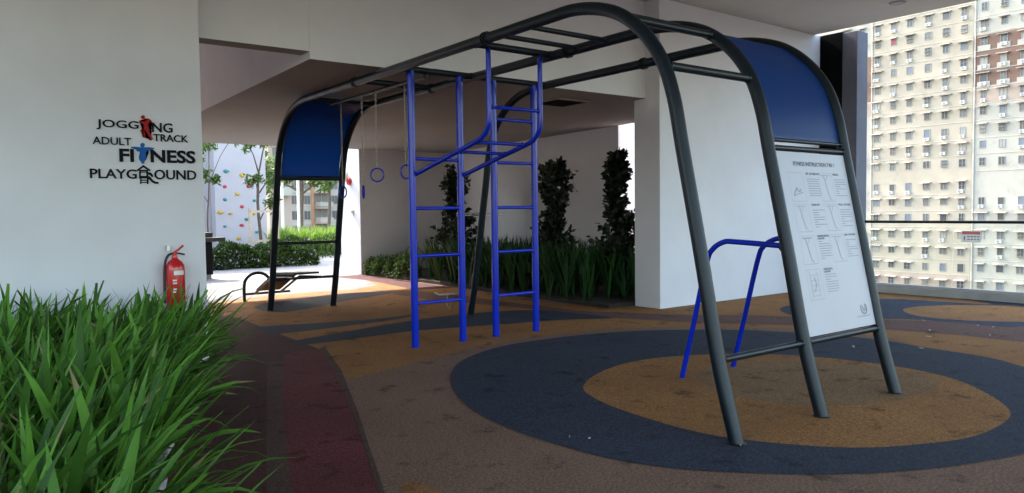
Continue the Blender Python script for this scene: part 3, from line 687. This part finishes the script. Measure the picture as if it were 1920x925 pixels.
RL = random.Random(8)
for k, (px, py) in enumerate([(1731, 603), (1743, 621), (1833, 612), (1862, 615), (1741, 633), (1727, 655), (1600, 652), (1856, 630), (1105, 825), (1068, 822), (1388, 838)]):
    p = on(2, 0, px, py); a = RL.uniform(0, 3.1); m = MB(); c_, s_ = math.cos(a), math.sin(a); L_ = RL.uniform(.022, .04) if k < 8 else .010
    pts = [(-1, 0), (-.4, .35), (.4, .3), (1, 0), (.4, -.3), (-.4, -.35)]
    Q = [(p.x+(u*c_-v*s_)*L_, p.y+(u*s_+v*c_)*L_) for u, v in pts]
    m.hull([(a_, b_, .0085) for a_, b_ in Q], [(a_, b_, .012+.006*abs(pts[i][0])) for i, (a_, b_) in enumerate(Q)])
    tag(m.build('fallen_leaf', M['pale_wood']), 'tiny pale dry leaf fragment lying on the rubber floor', 'leaf', 'pale leaf fragments on the rubber floor')
# ================================================================== APARTMENT BLOCK across the street
D = 120.0
def fy(px, py=300): return on(0, D, px, py).y
def fz(px, py): return on(0, D, px, py).z
def winmesh(gl, w_, h_, split):
    m = MB(); m.box(-.03, -w_/2, -h_/2, .0, w_/2, h_/2, 0)
    t = .07
    for a in ((-w_/2-t, -h_/2-t, w_/2+t, -h_/2), (-w_/2-t, h_/2, w_/2+t, h_/2+t), (-w_/2-t, -h_/2, -w_/2, h_/2), (w_/2, -h_/2, w_/2+t, h_/2)): m.box(-.09, a[0], a[1], 0, a[2], a[3], 1)
    if split:
        m.box(-.07, -.03, -h_/2, -.03, .03, h_/2, 1)
        if split > 1:
            m.box(-.06, -w_/2, -.02, -.03, w_/2, .02, 1)
    return m
WV = []
for gl, sp_ in (('glass_dark', 1), ('glass_dark', 0), ('glass_mid', 1), ('glass_mid', 2), ('glass_pale', 1), ('glass_blue', 0), ('glass_dark', 2), ('glass_mid', 0)):
    o = winmesh(gl, .80, 1.12, sp_).build('window', [M[gl], M['win_frame']]); WV.append(o.data); bpy.data.objects.remove(o)
o = winmesh('glass_red', .80, 1.12, 0).build('window', [M['glass_red'], M['win_frame']]); WRED = o.data; bpy.data.objects.remove(o)
m = MB(); m.hull([(0, -.78, .72), (0, .78, .72), (-.75, .72, .60), (-.75, -.72, .60)], [(0, -.78, .78), (0, .78, .78), (-.75, .72, .66), (-.75, -.72, .66)]); m.box(-.75, -.74, .55, -.70, .74, .66)
o = m.build('awning', M['awning']); AWN = o.data; bpy.data.objects.remove(o)
m = MB(); m.box(-.45, -.36, -1.15, -.03, .36, -.68); m.lathe([(.20, -.02), (.20, .0)], (-.45, .06, -.91), 14, 'x', 1); m.box(-.45, -.33, -1.19, -.0, -.28, -1.15); m.box(-.45, .28, -1.19, 0, .33, -1.15)
o = m.build('air_conditioner', [M['ac_white'], M['ink_light']]); ACM = o.data; bpy.data.objects.remove(o)
m = MB()
for k in range(7): m.box(-.32, -.45+k*.145, -.62, -.30, -.43+k*.145, .55)
for z_ in (-.62, -.05, .53): m.box(-.325, -.45, z_, -.0, .45, z_+.03)
o = m.build('window_grille', M['win_frame']); GRL = o.data; bpy.data.objects.remove(o)
RW = random.Random(21)
def addwin(par, x, y, z, aw, ac, data=None, s=1):
    o = bpy.data.objects.new('window', data or RW.choice(WV)); sc.collection.objects.link(o); o.parent = par; o.location = Vector((x, y, z))-par.location; o.scale = (1, RW.uniform(.85, 1.15), RW.uniform(.86, 1.06)); o.location.z += RW.uniform(-.06, .06)
    if aw:
        a = bpy.data.objects.new('awning', AWN); sc.collection.objects.link(a); a.parent = o
        a.scale = (RW.uniform(.6, 1.25), RW.uniform(.9, 1.2), 1); a.rotation_euler.x = RW.uniform(-.03, .03)
    if RW.random() < .16:
        a = bpy.data.objects.new('window_grille', GRL); sc.collection.objects.link(a); a.parent = o
    if ac:
        a = bpy.data.objects.new('air_conditioner', ACM); sc.collection.objects.link(a); a.parent = o; a.location.y = RW.choice((-.05, .0, .12))
    return o
yl, ym, yr = fy(1632.5), fy(1821.5), -20
ZB, ZT = -14, 52
def block(y0, y1, m_, lab):
    t = empty('apartment_block', (D, (y0+y1)/2, ZB), lab, 'building', 'joined wings of the cream apartment block')
    MB().box(D, y0, ZB, D+14, y1, ZT).build('wall', M[m_], t); return t
bC = block(ym, yl, 'cream', 'cream middle wing of the tall apartment block, six window columns wide')
bR = block(yr, ym-.02, 'cream_white', 'whiter right wing of the tall apartment block with a brown band')
bL = block(yl+.02, yl+40, 'cream_white', 'narrow left wing of the tall apartment block beside the grey column')
rowsC = [7, 37.5, 67.8, 98, 128.4, 158.8, 189, 219.4, 251.5, 280, 309.5, 349.6, 379, 408.4, 439.6, 470, 499.5, 529.6]
colsC = [1643.8, 1673.4, 1703.4, 1737.3, 1770.5, 1804.4]
acp = {(1, 0), (1, 1), (1, 3), (1, 5), (3, 0), (3, 1), (3, 2), (4, 0), (5, 1), (4, 5), (4, 4), (6, 0), (6, 3), (6, 4), (6, 5), (7, 0), (8, 3), (8, 4), (8, 5), (9, 0), (9, 3), (9, 4), (9, 5), (9, 2), (11, 0), (11, 1), (11, 2), (11, 5), (12, 5), (14, 0), (14, 3), (14, 4), (15, 3), (5, 4)}
noaw = {(2, 5), (2, 4), (2, 3), (3, 3), (8, 3), (8, 4), (8, 5), (10, 3), (10, 4), (10, 5), (4, 1), (4, 2), (11, 0), (11, 1), (11, 2), (16, 3), (16, 4), (16, 5), (13, 2), (13, 3), (13, 5), (4, 3)}
for r_, py in enumerate(rowsC):
    z = fz(1737, py)
    for c_, px in enumerate(colsC):
        addwin(bC, D, fy(px), z, (r_, c_) not in noaw, (r_, c_) in acp, WRED if (r_, c_) == (2, 1) else None)
rowsR = [14, 46, 78, 114, 146, 177, 208, 241, 271, 303, 377, 406.5, 440, 471, 503, 535]
for r_, py in enumerate(rowsR):
    z = fz(1842, py)
    for c_, px in enumerate((1841.8, 1878.6, 1916.8)):
        addwin(bR, D, fy(px), z, r_ not in (0, 8, 9, 10), RW.random() < .28 or r_ in (3, 5), None)
for r_, py in enumerate([33, 62, 93, 125, 165, 205, 233, 262, 290, 316, 353, 383, 412, 443, 473, 503]):
    addwin(bL, D, fy(1614.5), fz(1614, py), r_ in (1, 2, 4, 5, 9, 11, 13), r_ in (0, 1, 5, 8, 10), None)
    addwin(bL, D, fy(1585), fz(1600, py), True, r_ % 3 == 0, None)
def band(par, y0, y1, px, p0, p1, m_, name, d=.06):
    MB().box(D-d, y0, fz(px, p1), D-.001, y1, fz(px, p0)).build(name, M[m_], par)
band(bR, yr, ym-.04, 1830, 68, 163, 'brown_facade', 'brown_band', .02); band(bR, yr, ym-.04, 1830, 164, 195, 'pink_facade', 'pink_band', .02)
band(bL, yl+.04, yl+40, 1620, 109, 193, 'brown_facade', 'brown_band', .02); band(bL, yl+.04, yl+40, 1620, 194, 222, 'pink_facade', 'pink_band', .02)
band(bC, ym+.3, yl-.6, 1737, 513, 545, 'pink_facade', 'base_band', .02)
for k, py in enumerate([r_+16 for r_ in rowsC[:10]]+[365, 395, 425, 455, 485, 512]): band(bC, ym, yl, 1737, py, py+1.0, 'facade_trim', 'floor_line', .07)
for k, py in enumerate([r_+17 for r_ in rowsR]): band(bR, yr, ym-.04, 1842, py, py+1.0, 'facade_trim', 'floor_line', .07)
for par, y_ in ((bC, yl-.15), (bR, ym-.3)): MB().tube([(D-.12, y_, ZB), (D-.12, y_, ZT)], .10, 8).build('drainpipe', M['facade_trim'], par)
# small balcony fronts on the brown band
for r_ in (2, 3, 4):
    z = fz(1842, rowsR[r_])
    for px in (1841.8, 1878.6, 1916.8): MB().box(D-.12, fy(px)-.85, z-1.45, D-.021, fy(px)+.85, z-.62).build('window_apron', M['cream_white'], bR)

# ================================================================== GARDEN AND BUILDINGS BEHIND
# climbing wall
CY = 24.0
cw0, cw1 = on(1, CY, 404, 400).x, on(1, CY, 500, 400).x
cwt = empty('climbing_wall', ((cw0+cw1)/2, CY, 0), 'lilac climbing wall with scattered coloured holds beyond the garden', 'climbing wall')
MB().box(cw0, CY, 0, cw1, CY+.5, 7).build('wall_panel', M['lilac'], cwt)
tag(MB().box(-12, CY+.6, 0, cw0+.3, CY+1.0, 7).build('garden_wall', M['lilac']), 'lilac garden wall stepping back left of the climbing wall', 'wall')
def zr(a, b): return 380+a/4.625, 260+b/4.625
RH = random.Random(2)
for zx, zy, c in [(340, 320, 'yellow'), (190, 417, 'red'), (400, 415, 'red'), (300, 482, 'yellow'), (190, 532, 'teal'), (447, 540, 'teal'), (340, 590, 'red'), (240, 652, 'yellow'), (447, 655, 'yellow'), (192, 762, 'teal'), (340, 755, 'red'), (312, 868, 'yellow'), (470, 812, 'teal'), (205, 285, 'teal'), (150, 640, 'yellow'), (380, 700, 'teal')]:
    p = on(1, CY, *zr(zx, zy)); m = MB(); n = 9; r1 = RH.uniform(.06, .095); prof = []
    rim = [(p.x+r1*(1+RH.uniform(-.25, .25))*math.cos(k*2*math.pi/n)*1.1, CY-.002, p.z+r1*(1+RH.uniform(-.25, .25))*math.sin(k*2*math.pi/n)*.8) for k in range(n)]
    top = [(p.x+(q[0]-p.x)*.6+.01, CY-.08, p.z+(q[2]-p.z)*.6+.015) for q in rim]; m.hull(rim, top)
    o = m.build('climbing_hold', M['hold_'+c], cwt, smooth=False, bevel=.01); o['label'] = c+' climbing hold'
# barbecue counter
k0 = on(1, 14.8, 386, 500).x
bb = empty('barbecue_counter', (k0, 15.1, 0), 'black barbecue counter with stepped tops, half hidden by the sign wall', 'barbecue counter')
MB().box(k0-1.5, 14.85, .1, k0+.17, 15.5, .84).build('body', M['bbq_grey'], bb, bevel=.01)
MB().box(k0-1.5, 14.88, 0, k0+.14, 15.45, .098).build('plinth', M['kerb'], bb)
MB().box(k0-1.5, 14.80, .845, k0+.45, 15.3, .94).build('counter_top', M['bbq_black'], bb, bevel=.006)
MB().box(k0-1.5, 15.05, .945, k0+.24, 15.6, 1.05).build('raised_shelf', M['bbq_black'], bb, bevel=.006)
# hedge with flowers
def hedge(x0, x1, y0, y1, h, n, lab, seed, fl=.03):
    RHg = random.Random(seed); random.seed(seed)
    t = empty('hedge', ((x0+x1)/2, (y0+y1)/2, 0), lab, 'hedge'); lv = MB(); f_ = MB(); s = MB()
    for k in range(int((x1-x0)*7)):
        xx = RHg.uniform(x0+.1, x1-.1); yy = RHg.uniform(y0+.1, y1-.1); s.tube([(xx, yy, 0), (xx+RHg.uniform(-.15, .15), yy+RHg.uniform(-.15, .15), h*.85)], [.01, .004], 5)
    for k in range(n):
        u, v, w__ = RHg.random(), RHg.random(), RHg.random()
        bumpy = .10*math.sin(u*(x1-x0)*5+seed)+.06*math.sin(u*(x1-x0)*13)
        if RHg.random() < .5: p = Vector((x0+(x1-x0)*u, y0+(y1-y0)*v, h+bumpy+RHg.uniform(-.06, .05))); d = Vector((0, -.2, 1))
        else: p = Vector((x0+(x1-x0)*u, y0+bumpy*.5+RHg.uniform(-.03, .10), (h+bumpy)*w__)); d = Vector((0, -1, .4))
        leafcard(lv, p, d+rvec()*.9, rvec(), RHg.uniform(.06, .11), RHg.uniform(.03, .05), RHg.uniform(.02, 1))
        if RHg.random() < fl:
            for q in range(3): leafcard(f_, p+Vector((0, -.02, .02)), rvec()+Vector((0, -.5, .5)), rvec(), .05, .045, .5)
    s.build('stems', M['bark'], t); lv.build('foliage', M['hedge_leaf'], t)
    if f_.v: f_.build('flowers', M['flower'], t)
hx0, hx1 = on(1, 17.5, 398, 500).x-1.5, on(1, 17.5, 598, 500).x
hedge(hx0, hx1, 17.5, 18.6, .50, 17000, 'long low hedge dotted with pale violet flowers across the pale path', 41, .012)
hx2 = on(1, 20.5, 612, 480).x
hedge(hx2-1.6, hx2+2.2, 20.5, 21.4, .55, 3000, 'shorter hedge behind the flowering one, at the right', 42, .01)
# lime green grasses
R = random.Random(9); g = MB(); gx0 = on(1, 22.5, 512, 440).x; gx1 = on(1, 22.5, 665, 440).x
for k in range(1500):
    blade(g, (R.uniform(gx0, gx1), R.uniform(22, 23.2), 0), R.uniform(0, 6.28), R.uniform(.7, 1.15), R.uniform(.02, .04), R.uniform(0, .35), R.uniform(.2, 1.2), R.uniform(.02, 1), 5)
tag(g.build('lime_grass', M['yellow_grass']), kind='stuff')
# trees
def tree(px, y, h, crowns, lab, seed, kind='tree', r=.045, n=900, forks=5, ls=1.0):
    RT_ = random.Random(seed); random.seed(seed); b = on(1, y, px, 430); x = b.x
    t = empty(kind, (x, y, 0), lab, 'tree', 'young trees in the garden'); s = MB()
    P = [(x+.04*math.sin(k+seed), y, h*.62*k/6) for k in range(7)]; s.tube(P, [r*(1-.06*k) for k in range(7)], 10)
    lv = MB(); top = Vector(P[-1])
    for (dx, dz, rr_) in crowns:
        c = Vector((x+dx, y+RT_.uniform(-.4, .4), dz)); st = top if dz > top.z else Vector((x, y, max(.8, dz-.5)))
        s.tube([st, st.lerp(c, .5)+Vector((0, 0, .12)), c], [r*.5, r*.3, .012], 7)
        for q in range(6):
            e = c+rvec()*rr_*.8; s.tube([c, e], [.012, .004], 5)
        k = int(n*rr_)
        cl = [c+rvec()*rr_*RT_.uniform(.2, 1.0) for _ in range(16)]
        for q in range(k):
            p = RT_.choice(cl)+rvec()*rr_*.28*RT_.random(); leafcard(lv, p, rvec()+Vector((0, 0, -.2)), rvec(), .13*ls*RT_.uniform(.7, 1.3), .06*ls, RT_.uniform(.02, 1))
    s.build('trunk', M['bark'], t, smooth=True); lv.build('crown', M['tree_leaf'], t)
tree(487, 20.5, 4.4, [(-.35, 3.6, .25), (.15, 3.75, .3), (-.15, 2.5, .32), (.45, 2.6, .30), (.3, 1.75, .28), (.4, 4.3, .4)], 'slender young tree tied to pale stakes in front of the climbing wall', 51, n=520, r=.055)
tree(392, 19.5, 3.8, [(-.25, 3.2, .4), (.15, 3.5, .25), (-.2, 2.6, .35), (-.5, 2.3, .4), (.25, 2.45, .15), (.75, 3.7, .2)], 'small tree at the left edge of the view, beside the sign wall', 52, n=460, r=.028)
tree(566, 29, 5.0, [(-1.0, 3.4, .7), (-.3, 3.7, .7), (.5, 3.3, .8), (1.2, 3.5, .7), (-1.3, 2.9, .5), (.9, 2.8, .45)], 'leafy tree with orange brown trunk behind the lime green grass', 53, n=800, r=.12, ls=1.3)
tree(618, 27, 5.0, [(-.5, 3.6, .6), (.3, 3.5, .6), (.8, 2.9, .5), (-.2, 2.7, .4)], 'thin dark trunked tree at the right of the garden, by the frame leg', 54, n=600, r=.075, ls=1.2)
tree(520, 30, 5.0, [(-.5, 3.5, .7), (.4, 3.2, .6), (-.8, 2.7, .5)], 'tree half hidden behind the rear frame leg', 55, n=700, r=.08, ls=1.2)
# stakes round the slender tree
stk2 = empty('tree_stakes', (on(1, 20, 495, 400).x, 20, 0), 'pale wooden stake frame round the slender young tree', 'tree stakes')
xa, xb = on(1, 20, 468, 400).x, on(1, 20, 520, 400).x; zt2 = on(1, 20, 495, 397).z
for x in (xa, xb): MB().box(x-.03, 19.97, 0, x+.03, 20.03, zt2+.1).build('stake', M['pale_wood'], stk2)
MB().box(xa, 19.93, zt2-.03, xb, 19.965, zt2+.04).build('rail', M['pale_wood'], stk2); MB().box(xa, 19.93, .62, xb, 19.965, .68).build('rail', M['pale_wood'], stk2)
for i_, px in enumerate((530, 560)):
    x = on(1, 25, px, 400).x
    t = empty('garden_post', (x, 25, 0), ('left', 'right')[i_]+' one of the two slim grey posts rising from the lime green grass', 'post', 'slim grey posts in the garden')
    MB().tube([(x, 25, 0), (x, 25, 5)], .055, 12).build('pole', M['ac_white'], t, smooth=True)
    MB().box(x-.12, 24.88, 0, x+.12, 25.12, .05).build('base_plate', M['bolt'], t)
# white apartment house far behind
FY = 110.0
def fx2(px): return on(1, FY, px, 400).x
def fz2(py): return on(1, FY, 570, py).z
far = empty('apartment_house', (fx2(580), FY, ZB), 'white apartment house with orange strips far behind the garden', 'building')
MB().box(fx2(470), FY, ZB, fx2(720), FY+14, fz2(300)).build('wall', M['cream_white'], far)
def z2(a): return 500+a/5.783
for a, b in ((365, 395), (485, 515)): MB().box(fx2(z2(a)), FY-.15, ZB, fx2(z2(b)), FY-.001, fz2(301)).build('orange_strip', M['orange_facade'], far)
mw = MB(); mw.box(-.55, -.03, -.75, .55, 0, .75, 0)
for a in ((-.62, -.82, .62, -.75), (-.62, .75, .62, .82), (-.62, -.75, -.55, .75), (.55, -.75, .62, .75), (-.03, -.75, .03, .75)): mw.box(a[0], -.09, a[1], a[2], 0, a[3], 1)
o = mw.build('window', [M['glass_dark'], M['win_frame']]); FW = o.data; bpy.data.objects.remove(o)
o = mw.build('window', [M['glass_mid'], M['win_frame']]); FW2 = o.data; bpy.data.objects.remove(o)
for r_, py in enumerate((318, 346.5, 375, 404, 432)):
    for zx in (-60, 20, 145, 305, 440, 740, 850, 960):
        o = bpy.data.objects.new('window', FW if (r_+zx) % 3 else FW2); sc.collection.objects.link(o); o.parent = far; o.location = Vector((fx2(z2(zx)), FY, fz2(py)))-far.location; o.scale = (.85, 1, .85)
for py in (332, 361, 386, 391, 421): MB().box(fx2(470), FY-.1, fz2(py), fx2(z2(480)), FY-.002, fz2(py)+.12).build('floor_line', M['facade_trim'], far)
for py in (375, 404, 432):
    x0, x1 = fx2(z2(525)), fx2(z2(665))
    b_ = MB().box(x0, FY-2.2, fz2(py+13), x1, FY-.16, fz2(py+4.5)).build('balcony', M['cream_white'], far)
    MB().box(x0-.1, FY-2.4, fz2(py-12), x1+.1, FY-.16, fz2(py-12)+.25).build('balcony_roof', M['pink_facade'], b_)
    o = bpy.data.objects.new('window', FW2); sc.collection.objects.link(o); o.parent = far; o.location = Vector(((x0+x1)/2, FY-.02, fz2(py-2)))-far.location; o.scale = (2.2, 1, 1)
# tall beige tower seen above the garden between climbing wall and frame
tw = empty('beige_tower', (on(1, 80, 510, 300).x, 80, ZB), 'tall beige tower with balconies right of the climbing wall', 'building')
tx0, tx1 = on(1, 80, 503, 300).x, on(1, 80, 545, 300).x
MB().box(tx0, 80, ZB, tx1, 92, 40).build('wall', M['pink_facade'], tw)
for k in range(8):
    z = 3.5+k*2.9
    b_ = MB().box(tx0+.4, 78.8, z, tx0+2.2, 79.998, z+1.0).build('balcony', M['cream_white'], tw)
    MB().box(tx0+.5, 79.95, z+1.05, tx0+2.1, 79.999, z+2.5).build('window', M['glass_dark'], tw)
